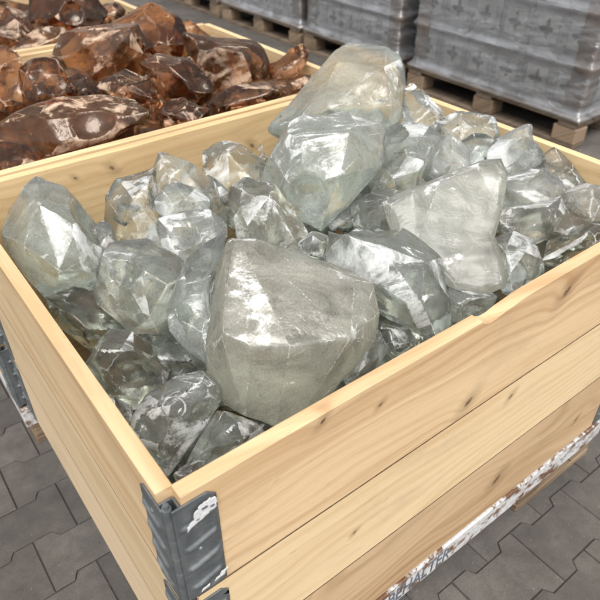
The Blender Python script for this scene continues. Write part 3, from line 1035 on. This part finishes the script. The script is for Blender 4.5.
# colour = (cloudiness, frosty patches, warm tone, roughness)
CL = [
 # label, outline, z, T, colour, kwargs
 ('big greenish pointed clear glass chunk against the left wall of the bin', [(38,180),(60,188),(85,215),(105,232),(107,255),(100,285),(80,292),(50,300),(30,280),(8,250),(4,235),(10,212),(25,190)], .655, .20, (.42,.20,.02,.24), dict(scoops=2, soft=2, front=[(40,205,.42),(85,232,.40),(60,270,.45),(25,245,.42),(90,270,.3)])),
 ('dark clear glass chunk sunk below the big pointed chunk by the left wall', [(45,297),(75,288),(95,293),(118,315),(138,330),(115,345),(85,348),(60,325)], .575, .13, (.10,.10,.2,.15), {}),
 ('squarish clear glass chunk with a bright ridge, right of the big pointed chunk', [(105,245),(145,240),(175,258),(190,272),(182,292),(170,318),(160,333),(130,330),(100,305),(92,290),(98,265)], .655, .15, (.30,.26,.05,.16), dict(front=[(108,262,.42),(140,268,.5),(168,285,.45),(150,318,.40),(115,298,.38)])),
 ('upright clear glass chunk with white streaks standing before the back wall, left', [(118,181),(135,173),(154,169),(156,205),(162,245),(140,262),(112,258),(103,232),(107,198)], .655, .10, (.22,.50,.10,.18), {}),
 ('grey wedge of clear glass leaning on the back wall below a knot', [(160,154),(172,156),(190,163),(224,185),(232,200),(222,222),(180,225),(152,208),(150,188)], .660, .11, (.40,.12,.35,.30), {}),
 ('small bluish white frosted glass lump left of the pile centre', [(156,201),(163,191),(175,183),(195,189),(207,200),(206,213),(190,222),(170,224),(158,217)], .705, .08, (.45,.62,.0,.20), {}),
 ('pale cracked glass lump just below the bluish white one', [(160,219),(185,214),(206,209),(224,222),(226,240),(205,262),(185,270),(168,258),(160,240)], .690, .10, (.42,.32,.05,.20), {}),
 ('smoky rounded glass chunk against the back wall left of the tallest chunks', [(203,152),(222,141),(240,146),(262,158),(278,170),(270,198),(245,212),(222,205),(204,178)], .665, .12, (.25,.15,.75,.22), {}),
 ('brownish faceted glass chunk directly behind the large centre block', [(229,192),(248,180),(272,185),(290,208),(306,236),(306,258),(272,266),(238,254),(226,222)], .685, .12, (.28,.30,.65,.16), dict(front=[(245,195,.4),(268,200,.5),(292,238,.4),(255,235,.42)])),
 ('huge pale rounded glass boulder in the middle of the back heap', [(283,130),(305,119),(345,114),(374,117),(383,133),(380,165),(358,195),(322,229),(300,216),(268,192),(263,176),(272,152)], .755, .19, (.55,.26,.15,.22), dict(scoops=3, soft=2, front=[(300,140,.40),(350,130,.42),(340,175,.48),(300,185,.45),(325,210,.35),(370,145,.3)])),
 ('tallest glass boulder crowning the back of the clear heap', [(322,62),(333,51),(352,46),(384,48),(400,60),(404,78),(401,112),(386,134),(345,128),(305,130),(284,139),(273,128),(288,108),(305,98),(314,78)], .785, .17, (.52,.20,.15,.22), dict(scoops=2, soft=2, front=[(340,68,.38),(385,66,.38),(392,105,.42),(330,108,.5),(360,78,.46),(300,118,.35)])),
 ('grey scaly glass chunk right of the huge pale boulder', [(383,131),(400,121),(420,124),(440,138),(440,170),(432,205),(402,215),(368,200),(376,158)], .720, .13, (.38,.30,.10,.20), {}),
 ('small frosty white glass piece beside the tallest boulder, near the back rim', [(402,90),(413,82),(425,89),(436,102),(446,114),(440,136),(415,142),(400,124)], .745, .07, (.35,.75,.05,.25), {}),
 ('milky round glass lump in front of the frosty pieces along the back rim', [(414,152),(428,136),(450,130),(466,145),(469,168),(452,184),(430,186),(416,175)], .735, .10, (.68,.35,.05,.25), {}),
 ('frosty white glass fragment heaped on the back rim, right of the tallest boulder', [(434,121),(450,112),(470,112),(492,119),(500,138),(478,155),(448,150)], .735, .07, (.35,.75,.0,.22), {}),
 ('small green tinted glass lump between frosty white pieces near the back rim', [(456,144),(474,134),(494,138),(500,156),(484,174),(462,168)], .725, .06, (.22,.25,.0,.14), {}),
 ('white frosted glass wedge peaking above the right part of the back rim', [(486,146),(508,129),(532,123),(544,145),(540,172),(512,182),(490,168)], .735, .08, (.62,.55,.05,.30), {}),
 ('grey glass lump under the white frosted wedge near the back rim', [(484,156),(502,154),(526,166),(532,182),(510,195),(486,190)], .695, .07, (.25,.25,.05,.16), {}),
 ('large grainy shield-shaped glass slab standing right of the pile centre', [(388,204),(412,191),(440,180),(478,165),(498,163),(504,178),(499,210),(492,236),(500,258),(506,272),(502,284),(480,293),(455,288),(442,274),(438,256),(415,245),(396,231)], .735, .085, (.46,.05,.45,.40), dict(conc=True, tilt=.5, scoops=0, soft=0, amp=.004)),
 ('flat grey glass slab behind the shield-shaped slab, toward the right corner', [(494,182),(520,172),(543,168),(558,180),(566,202),(548,222),(512,226),(492,210)], .690, .09, (.50,.16,.05,.32), {}),
 ('olive tinted glass block with one white face, right of the shield-shaped slab', [(494,212),(528,208),(545,202),(560,197),(567,214),(550,236),(524,247),(500,240)], .672, .09, (.30,.36,.50,.18), {}),
 ('dark flaky glass piece by the right back wall above a beige chunk', [(536,162),(554,150),(572,164),(586,184),(582,205),(556,208),(538,190)], .655, .07, (.18,.26,.30,.18), {}),
 ('beige dusty glass chunk at the right edge of the picture', [(561,197),(574,188),(588,183),(614,186),(622,205),(614,222),(590,226),(568,216)], .685, .09, (.52,.35,.62,.30), {}),
 ('dark glass chunk with white flecks touching the right rim board', [(536,262),(548,243),(568,229),(600,222),(622,226),(606,243),(572,264),(542,281)], .640, .09, (.08,.40,.10,.14), {}),
 ('dark bluish glass chunk between the shield-shaped slab and the right rim', [(494,240),(514,232),(532,240),(546,262),(536,282),(512,297),(498,288)], .650, .10, (.20,.22,.0,.18), {}),
 ('glass chunk with a large chalk white face, right of the large centre block', [(336,214),(352,222),(386,222),(420,237),(438,258),(445,296),(448,328),(436,339),(408,328),(384,318),(374,298),(350,275),(324,258),(326,236)], .700, .14, (.34,.56,.05,.18), dict(soft=1, front=[(345,232,.40),(390,262,.48),(420,300,.45),(425,262,.40),(385,305,.42)])),
 ('pale green glass sliver below the shield-shaped slab at the chipped rim', [(440,284),(462,290),(490,293),(500,297),(488,312),(470,325),(452,322),(443,305)], .655, .06, (.26,.22,.0,.18), {}),
 ('dark slate grey glass chunk behind the chalk white face', [(354,205),(370,195),(395,191),(420,202),(412,225),(398,248),(366,244),(352,226)], .680, .09, (.20,.18,.05,.16), {}),
 ('narrow dark grey glass piece below the huge pale boulder', [(323,216),(338,204),(358,200),(362,214),(350,226),(332,230)], .675, .07, (.22,.16,.05,.16), {}),
 ('small frosty glass bits wedged behind the large centre block', [(299,243),(312,233),(327,236),(332,250),(320,260),(304,257)], .680, .05, (.25,.55,.05,.16), {}),
 ('tall greenish glass slab leaning on the left side of the centre block', [(194,240),(206,234),(224,236),(222,275),(214,325),(209,362),(192,352),(173,328),(172,308),(186,288),(190,262)], .690, .10, (.34,.36,.0,.18), {}),
 ('largest clear glass block in the centre with a flat grainy front face', [(217,246),(240,240),(275,245),(318,255),(350,268),(368,288),(372,312),(368,340),(352,365),(325,392),(298,410),(276,421),(248,412),(222,394),(210,368),(209,330),(213,285)], .712, .17, (.60,.04,.80,.26), dict(front=[(300,262,.10),(220,332,.42),(290,346,.50),(352,338,.42),(250,345,.48)], soft=2, scoops=1, amp=.004)),
 ('rounded dark glass chunk low beside the left rim board', [(84,348),(104,331),(132,334),(154,350),(166,374),(156,398),(130,410),(112,402),(86,370)], .590, .13, (.20,.22,.40,.16), {}),
 ('lens-shaped clear glass piece marked with a ring near the front corner', [(138,412),(150,396),(172,381),(204,372),(219,386),(216,406),(197,432),(182,455),(168,474),(152,448),(133,432)], .615, .085, (.30,.40,.0,.15), dict(front=[(160,402,.4),(200,386,.4),(200,412,.42),(170,445,.38),(150,425,.4)])),
 ('dark glass chunk deep between the rounded dark chunk and the centre block', [(140,340),(165,334),(195,345),(207,366),(188,378),(166,384),(150,362)], .585, .10, (.10,.16,.10,.14), {}),
 ('dark splintered glass chunk low in the front corner below the centre block', [(217,408),(242,414),(268,430),(240,455),(205,480),(182,478),(188,458),(200,435)], .595, .09, (.12,.30,.05,.14), {}),
 ('small pale glass piece right below the centre block at the rim', [(371,330),(384,336),(388,350),(374,368),(350,386),(342,380),(358,358)], .625, .07, (.26,.30,.0,.16), {}),
 ('dark wedge of glass under the chalk white face at the rim', [(384,322),(408,328),(424,338),(412,352),(392,360),(380,346)], .610, .08, (.06,.14,.2,.14), {}),
 ('dark wedge of glass tucked below the beige chunk beside the right wall', [(544,212),(566,208),(592,220),(584,240),(560,250),(542,236)], .655, .09, (.2,.3,.2,.16), {}),
 ('pale glass piece between the flat grey slab and the beige chunk', [(552,184),(566,180),(584,192),(580,212),(562,216),(552,202)], .672, .07, (.5,.4,.2,.2), {}),
 ('bluish glass piece behind the rounded smoky chunk, before the huge boulder', [(258,176),(272,168),(290,186),(296,208),(280,214),(264,200)], .655, .08, (.4,.3,.05,.2), {}),
 ('grey glass chunk filling the gap left of the upright streaked chunk', [(88,232),(104,222),(118,236),(120,262),(104,272),(90,258)], .640, .08, (.35,.3,.05,.2), {}),
 ('small glass sliver leaning in the front corner behind the hinge', [(172,474),(186,460),(205,462),(200,476),(184,484),(176,484)], .610, .05, (.20,.45,.0,.14), {}),
]
for k, (lab, out, z, T, oc, kw) in enumerate(CL):
    chunk('glass_chunk', lab, 'glass chunk', out, z, T, CLEAR, oc, 101 + 7 * k, BC, group='clear glass chunks heaped in the front bin', **kw)

# pressed ring on the lens-shaped piece
from mathutils.bvhtree import BVHTree
lens = [o for o in COL.objects if o.get('label', '').startswith('lens-shaped')][0]
bt = BVHTree.FromPolygons([lens.location + v.co for v in lens.data.vertices], [tuple(p.vertices) for p in lens.data.polygons])
hit, nor, _, _ = bt.ray_cast(CAM, ray(174, 408).normalized())
if hit:
    tb = bmesh.new()
    q = nor.to_track_quat('Z', 'Y').to_matrix().to_4x4()
    R0, r0 = 0.0150, 0.0016
    vs = []
    for i in range(40):
        a = i * math.pi / 20
        row = []
        for k in range(8):
            b_ = k * math.pi / 4
            p_ = Vector(((R0 + r0 * math.cos(b_)) * math.cos(a), (R0 + r0 * math.cos(b_)) * math.sin(a), 0))
            w_ = hit - lens.location + (q @ p_)
            h2, n2, _, _ = bt.ray_cast(lens.location + w_ + nor * 0.03, -nor)
            base_ = (h2 - lens.location) if h2 else w_
            row.append(tb.verts.new(base_ + nor * (r0 * math.sin(b_))))
        vs.append(row)
    for i in range(40):
        for k in range(8):
            tb.faces.new((vs[i][k], vs[(i + 1) % 40][k], vs[(i + 1) % 40][(k + 1) % 8], vs[i][(k + 1) % 8]))
    bmesh.ops.recalc_face_normals(tb, faces=tb.faces)
    rgo = link('pressed_ring', to_mesh(tb, 'pressed_ring', CLEAR, True), lens)
    rgo.color = (.3, .0, .0, .15)
AM = [
 ('long amber glass slab with a peach face along the near rim, lower left', [(-20,128),(10,114),(30,107),(60,97),(100,93),(135,94),(144,110),(140,122),(120,131),(95,146),(60,159),(38,168),(10,160),(-15,150)], .735, .13, (.9,.42,.2,.16), BA2, {}),
 ('dark streaked amber glass lump at the left end of the near rim', [(-14,150),(6,140),(24,144),(40,160),(34,172),(10,180),(-12,182)], .715, .09, (.12,.25,.0,.14), BA2, {}),
 ('amber glass block with a bright golden face in the upper left', [(54,56),(60,36),(82,28),(112,28),(138,23),(145,38),(142,55),(122,68),(100,83),(78,76),(60,74)], .770, .13, (.9,.48,.35,.14), BA2, {}),
 ('large dark plum coloured amber glass boulder topping the heap', [(104,30),(128,12),(152,3),(168,7),(184,22),(188,42),(180,58),(160,64),(140,58),(138,30)], .765, .14, (.08,.16,.0,.12), BA2, {}),
 ('blackish amber glass wedge between the golden and the long slab', [(96,86),(118,73),(138,63),(151,80),(164,104),(148,120),(140,104),(112,95)], .730, .10, (.05,.14,.0,.12), BA2, {}),
 ('amber glass chunk with white splashes in the middle of its bin', [(142,64),(160,55),(190,60),(206,76),(216,95),(202,108),(174,108),(158,90)], .735, .11, (.22,.40,.1,.14), BA2, {}),
 ('purple brown amber glass lump left of the golden block', [(20,70),(36,56),(58,60),(68,76),(76,92),(62,106),(36,112),(22,98)], .735, .11, (.15,.22,.0,.12), BA2, {}),
 ('glowing orange amber glass piece at the left picture edge', [(-18,50),(4,46),(20,52),(28,78),(25,104),(4,120),(-16,122)], .735, .11, (.70,.08,.3,.12), BA2, {}),
 ('big crackled amber glass chunk before the far rim', [(184,32),(206,37),(232,38),(258,40),(264,55),(274,74),(256,92),(222,94),(196,82),(186,60)], .735, .12, (.5,.26,.2,.14), BA2, {}),
 ('grey brown amber glass slab along the near rim, right part', [(205,108),(214,96),(232,87),(266,83),(284,86),(276,100),(244,115),(215,124)], .715, .09, (.16,.30,.0,.14), BA2, {}),
 ('peaked purple amber glass piece at the right end of the bin', [(270,64),(284,52),(302,44),(309,54),(306,70),(290,78),(272,78)], .735, .08, (.15,.16,.2,.12), BA2, {}),
 ('low flat amber glass piece in the right corner of the bin', [(266,90),(290,78),(313,74),(312,84),(292,94),(270,100)], .700, .06, (.18,.24,.1,.14), BA2, {}),
 ('brown amber glass lump at the near rim below the splashed chunk', [(160,112),(172,100),(192,98),(208,110),(206,124),(186,132),(166,136)], .710, .09, (.12,.24,.0,.13), BA2, {}),
 ('small dark amber glass lump beside the big crackled chunk', [(178,62),(190,58),(204,74),(208,92),(192,98),(180,84)], .725, .08, (.08,.2,.0,.12), BA2, {}),
 ('pinkish frosted amber glass lump at the top left picture corner', [(-20,14),(4,6),(24,10),(31,28),(24,44),(-4,50),(-22,40)], .745, .12, (.45,.42,.3,.2), BA3, {}),
 ('broad clear amber glass boulder at the top edge of the picture', [(28,2),(40,-12),(74,-14),(98,-4),(106,14),(98,27),(72,30),(44,30),(30,24)], .755, .14, (.14,.20,.2,.10), BA3, {}),
 ('grey purple amber glass slab on the dividing rim between both amber bins', [(-6,56),(14,41),(40,29),(64,23),(78,32),(66,46),(40,54),(16,60)], .790, .08, (.30,.20,.0,.2), BA3, {}),
 ('small amber glass lump in the right corner of the far amber bin', [(96,14),(104,4),(116,2),(126,10),(122,20),(106,26)], .735, .07, (.2,.26,.0,.13), BA3, {}),
 ('brown amber glass lump wedged below the golden block', [(58,82),(76,72),(102,84),(104,100),(80,106),(60,100)], .715, .09, (.2,.2,.0,.13), BA2, {}),
]
for k, (lab, out, z, T, oc, bd, kw) in enumerate(AM):
    oc = (oc[0] * 0.22, oc[1] * 0.55, oc[2], oc[3])
    chunk('amber_chunk', lab, 'glass chunk', out, z, T, AMBER, oc, 907 + 11 * k, bd, group='amber glass chunks heaped in the rear bins', **kw)

# chunks lower in the heaps
def proto(seed, r):
    rg = random.Random(seed)
    pts = []
    for _ in range(15):
        v = Vector((rg.gauss(0, 1), rg.gauss(0, 1), rg.gauss(0, 1))).normalized()
        pts.append(Vector((v.x * 1.05, v.y * 0.9, v.z * 0.75)) * r * rg.uniform(0.8, 1.0))
    return hull_from(pts, seed, 1, 0.016, 0.005)


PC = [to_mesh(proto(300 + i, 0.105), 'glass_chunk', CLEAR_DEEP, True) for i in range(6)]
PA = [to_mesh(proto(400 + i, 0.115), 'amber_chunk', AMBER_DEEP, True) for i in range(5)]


def fill(name, protos, x0, x1, y0, y1, levels, nx, ny, label, group, oc, seed):
    rg = random.Random(seed)
    for z in levels:
        for i in range(nx):
            for j in range(ny):
                fx = x0 + (x1 - x0) * (i + 0.5 + rg.uniform(-.12, .12)) / nx
                fy = y0 + (y1 - y0) * (j + 0.5 + rg.uniform(-.12, .12)) / ny
                o = link(name, rg.choice(protos), None, (fx, fy, z + 0.07 * ((fx - x0) / (x1 - x0) + (fy - y0) / (y1 - y0) - 1) + rg.uniform(-.012, .012)), (rg.uniform(-.5, .5), rg.uniform(-.5, .5), rg.uniform(0, 6.3)))
                s_ = rg.uniform(0.85, 1.0)
                o.scale = (s_, s_, s_)
                o.color = (oc[0] * rg.uniform(.6, 1.4), oc[1] * rg.uniform(.6, 1.6), oc[2] * rg.uniform(.3, 1.5), oc[3])
                tag(o, label, 'glass chunk', group)


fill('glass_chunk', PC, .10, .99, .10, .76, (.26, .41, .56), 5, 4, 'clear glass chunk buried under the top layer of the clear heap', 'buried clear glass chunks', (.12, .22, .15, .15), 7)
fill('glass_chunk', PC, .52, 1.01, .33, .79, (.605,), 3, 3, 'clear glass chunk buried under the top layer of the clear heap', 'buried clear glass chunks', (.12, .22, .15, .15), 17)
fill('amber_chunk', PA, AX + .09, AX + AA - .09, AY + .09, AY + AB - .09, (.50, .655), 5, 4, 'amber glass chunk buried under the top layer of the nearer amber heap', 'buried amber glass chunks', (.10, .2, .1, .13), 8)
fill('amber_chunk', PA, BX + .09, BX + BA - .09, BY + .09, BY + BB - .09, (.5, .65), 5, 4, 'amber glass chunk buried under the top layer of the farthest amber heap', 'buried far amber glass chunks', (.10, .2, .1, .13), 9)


# splinters and shards lying in the gaps
def shard(seed, r):
    rg = random.Random(seed)
    bm = bmesh.new()
    pts = [Vector((rg.uniform(-1, 1) * 1.2, rg.uniform(-1, 1) * 0.8, rg.uniform(-1, 1) * 0.55)) * r for _ in range(9)]
    return hull_from(pts, seed, 0, 0.02, 0.001, 1)


SH = [to_mesh(shard(500 + i, 0.022), 'glass_shard', CLEAR, True) for i in range(7)]
rg = random.Random(77)
for k in range(70):
    x_, y_ = rg.uniform(0.05, 1.04), rg.uniform(0.05, 0.80)
    z_ = 0.625 + 0.06 * (x_ + y_ - 0.9) + rg.uniform(-.02, .03)
    o = link('glass_shard', rg.choice(SH), None, (x_, y_, z_), (rg.uniform(0, 6), rg.uniform(0, 6), rg.uniform(0, 6)))
    sc_ = rg.uniform(0.5, 1.5)
    o.scale = (sc_, sc_, sc_)
    o.color = (rg.uniform(.1, .5), rg.uniform(.1, .7), rg.uniform(0, .4), .15)
    tag(o, 'small clear glass shard lying between the larger clear chunks', 'glass shard', 'loose shards in the clear heap')


# ------------------------------------------------------------------ wrapped pallets in the background
def carton_mat():
    t = NT('grey_carton')
    tc = t.new('ShaderNodeTexCoord').outputs['Object']
    info = t.new('ShaderNodeObjectInfo')
    n = t.noise(tc, 14, 4, 0.6)
    c = t.ramp(n, [(0.3, (0.50, 0.505, 0.525)), (0.7, (0.60, 0.605, 0.625))])
    hsv = t.new('ShaderNodeHueSaturation')
    t.L.new(c, hsv.inputs['Color'])
    t.put(hsv.inputs['Value'], t.maprange(info.outputs['Random'], 0, 1, 0.75, 1.2))
    t.put(t.bsdf.inputs['Base Color'], hsv.outputs[0])
    t.bsdf.inputs['Roughness'].default_value = 0.6
    return t.m


def film_mat():
    t = NT('stretch_film')
    t.N.remove(t.bsdf)
    geo = t.new('ShaderNodeNewGeometry').outputs['Position']
    st = t.mapping(geo, (5, 5, 11), rot=(0.35, 0, 0))
    n1 = t.noise(st, 1.0, 5, 0.62, 0.8)
    n2 = t.noise(t.mapping(geo, (14, 14, 60), rot=(0.25, 0.1, 0)), 1.0, 4, 0.6, 0.5)
    h = t.math('ADD', n1, t.math('MULTIPLY', n2, 0.4))
    nr = t.bump(h, 0.9, 0.022)
    gl = t.new('ShaderNodeBsdfGlossy', Roughness=0.22)
    t.put(gl.inputs['Normal'], nr)
    gl.inputs['Color'].default_value = (0.9, 0.92, 0.95, 1)
    df = t.new('ShaderNodeBsdfDiffuse')
    df.inputs['Color'].default_value = (0.82, 0.84, 0.87, 1)
    tr = t.new('ShaderNodeBsdfTransparent')
    fr = t.new('ShaderNodeFresnel', IOR=1.45)
    t.put(fr.inputs['Normal'], nr)
    f = t.math('ADD', t.math('MULTIPLY', fr.outputs[0], 1.8), t.maprange(n1, 0.46, 0.70, 0.04, 0.36), clamp=True)
    sh = t.mixsh(t.maprange(t.math('ADD', t.math('MULTIPLY', n1, 0.6), t.math('MULTIPLY', n2, 0.4)), 0.46, 0.70, 0.06, 0.24), tr.outputs[0], df.outputs[0])
    sh = t.mixsh(f, sh, gl.outputs[0])
    t.L.new(sh, t.out.inputs['Surface'])
    return t.m


CARTON, FILM = carton_mat(), film_mat()
LABEL = plain('carton_print', (0.80, 0.81, 0.81), 0.6, 20, 0.1, 0.0)
MOTIF = plain('carton_motif', (0.27, 0.275, 0.29), 0.6, 20, 0.1, 0.0)
CARD = plain('brown_card', (0.30, 0.225, 0.175), 0.8, 12, 0.2, 0.1)


def motif_mesh(s):
    """dark four-lobed emblem on a stem, as printed on the cartons; in local YZ, facing -X"""
    bm = bmesh.new()
    out = []
    for k in range(48):
        a = k * math.pi / 24
        r = 0.27 + 0.11 * math.cos(4 * a) + 0.05 * math.cos(3 * a + 0.6) + 0.03 * math.cos(11 * a)
        out.append((s * r * math.cos(a), s * (r * 1.12 * math.sin(a))))
    prism(bm, out, -0.0014, 0, 'x')
    return to_mesh(bm, 'emblem', MOTIF)


def pallet_mesh_set(W, Dp):
    """W along y, Dp along x"""
    d = {}
    d['deck'] = box_mesh('deck_board', (0, 0.095, 0, W, 0.122, 0.144), OLDWOOD, 0.002)
    d['bearer'] = box_mesh('bearer', (0.001, Dp - 0.001, 0, 0.10, 0.100, 0.121), GREYWOOD, 0.002)
    d['block'] = box_mesh('block', (0.001, 0.099, 0.001, 0.13, 0.023, 0.099), OLDWOOD, 0.004)
    d['runner'] = box_mesh('runner', (0.002, 0.098, 0.002, W - 0.002, 0.0, 0.022), GREYWOOD, 0.002)
    return d


def wrapped(y0, W, label_p, label_l, ncol, seed, rows=5, Dp=0.78, x0=2.70):
    rg = random.Random(seed)
    p = empty('pallet', (x0, y0, 0))
    tag(p, label_p, 'pallet', 'pallets under the wrapped loads')
    d = pallet_mesh_set(W, Dp)
    for i in range(6):
        link('deck_board', d['deck'], p, (i * (Dp - 0.095) / 5, 0, 0))
    for fy in (0.012, W / 2 - 0.05, W - 0.112):
        link('bearer', d['bearer'], p, (0, fy, 0))
    for fx in (0.002, Dp / 2 - 0.05, Dp - 0.102):
        link('runner', d['runner'], p, (fx, 0, 0))
        for fy in (0.003, W / 2 - 0.065, W - 0.134):
            link('block', d['block'], p, (fx, fy, 0))
    l = empty('wrapped_load', (x0, y0, 0.145))
    tag(l, label_l, 'wrapped load', 'film wrapped loads in the background')
    mrg = 0.03
    cw = (W - 2 * mrg) / ncol
    nd = max(3, round((Dp - 2 * mrg) / cw))
    cdp = (Dp - 2 * mrg) / nd
    ch = 0.232
    cm = box_mesh('carton', (0.0015, cdp - 0.0015, 0.0015, cw - 0.0015, 0.001, ch - 0.001), CARTON, 0.004)
    s_ = min(cw, ch) * 0.66
    lm = box_mesh('label', (-0.0012, 0.0, -s_ / 2, s_ / 2, -s_ / 2, s_ / 2), LABEL, 0)
    mm = motif_mesh(s_ * 0.85)
    for r in range(rows):
        for i in range(nd):
            for j in range(ncol):
                if 0 < i < nd - 1 and 0 < j < ncol - 1 and r < rows - 1:
                    continue
                c = link('carton', cm, l, (mrg + i * cdp + rg.uniform(0, .004), mrg + j * cw, 0.004 + r * ch))
                if i == 0:
                    link('label', lm, c, (-0.0002, cw / 2, ch * 0.52))
                    link('emblem', mm, c, (-0.0012, cw / 2, ch * 0.52))
                if j == 0:
                    link('label', lm, c, (cdp / 2, -0.0002, ch * 0.52), (0, 0, math.pi / 2))
                    link('emblem', mm, c, (cdp / 2, -0.0012, ch * 0.52), (0, 0, math.pi / 2))
    H = rows * ch
    for (cx, cyy, sx, sy) in ((mrg, mrg, 1, 1), (mrg, W - mrg, 1, -1), (Dp - mrg, mrg, -1, 1), (Dp - mrg, W - mrg, -1, -1)):
        b = bmesh.new()
        t_, w_ = 0.006, 0.085
        L_ = [(-t_ * sx, -t_ * sy), (w_ * sx, -t_ * sy), (w_ * sx, -0.002 * sy), (-0.002 * sx, -0.002 * sy), (-0.002 * sx, w_ * sy), (-t_ * sx, w_ * sy)]
        prism(b, [(cx + u, cyy + v) for u, v in L_], 0.05, H - 0.01)
        link('corner_guard', to_mesh(b, 'corner_guard', CARD), l)
    # film sleeve with bulges between the rows, tucked under at the foot
    f = bmesh.new()
    o_ = mrg - 0.012
    rad = 0.02
    per = []
    for (cx, cyy, a0) in ((o_ + rad, o_ + rad, 180), (Dp - o_ - rad, o_ + rad, 270), (Dp - o_ - rad, W - o_ - rad, 0), (o_ + rad, W - o_ - rad, 90)):
        for k in range(5):
            a = R(a0 + k * 22.5)
            per.append(Vector((cx + rad * math.cos(a), cyy + rad * math.sin(a), 0)))
    full = []
    for u, v in zip(per, per[1:] + per[:1]):
        m = max(1, int((v - u).length / 0.02))
        full += [u.lerp(v, k / m) for k in range(m)]
    nz = int(H / 0.007)
    cen = Vector((Dp / 2, W / 2, 0))
    rowsv = []
    for k in range(nz + 1):
        z = -0.012 + (H + 0.018) * k / nz
        ring = []
        for u in full:
            dr = (u - cen)
            dr = Vector((dr.x / (Dp / 2), dr.y / (W / 2), 0))
            dr = Vector((1 if dr.x > .93 else (-1 if dr.x < -.93 else 0), 1 if dr.y > .93 else (-1 if dr.y < -.93 else 0), 0))
            ph = (z - 0.004) / ch
            bulge = 0.017 * math.exp(-((ph - round(ph)) * ch / 0.018) ** 2)
            nn = noise.noise(Vector((u.x * 4 + seed, u.y * 4, z * 22))) * 0.004 + noise.noise(Vector((u.x * 11, u.y * 11 + seed, z * 50 + u.y * 12))) * 0.002
            foot = 0.014 * max(0, 1 - (z + 0.012) / 0.05)
            ring.append(f.verts.new(u + dr * max(-.003, bulge + nn + foot) + Vector((0, 0, z))))
        rowsv.append(ring)
    n = len(full)
    for r0, r1 in zip(rowsv, rowsv[1:]):
        for i in range(n):
            f.faces.new((r0[i], r0[(i + 1) % n], r1[(i + 1) % n], r1[i]))
    link('film', to_mesh(f, 'film', FILM, True), l)


wrapped(1.12, 1.15, 'pallet under the wrapped load at the upper right', 'film wrapped grey carton stack at the upper right, brown corner guards', 6, 1)
wrapped(2.36, 0.93, 'pallet under the wrapped load directly behind the tallest clear glass boulder', 'film wrapped grey carton stack behind the tallest clear glass boulder', 5, 2)
wrapped(3.33, 1.05, 'pallet under the wrapped load behind the amber bin\'s far rim', 'film wrapped grey carton stack behind the amber bin\'s far rim', 6, 3)
wrapped(4.44, 1.05, 'leftmost background pallet at the top edge, dark beneath', 'leftmost wrapped stack, only its foot seen at the top edge', 6, 4)
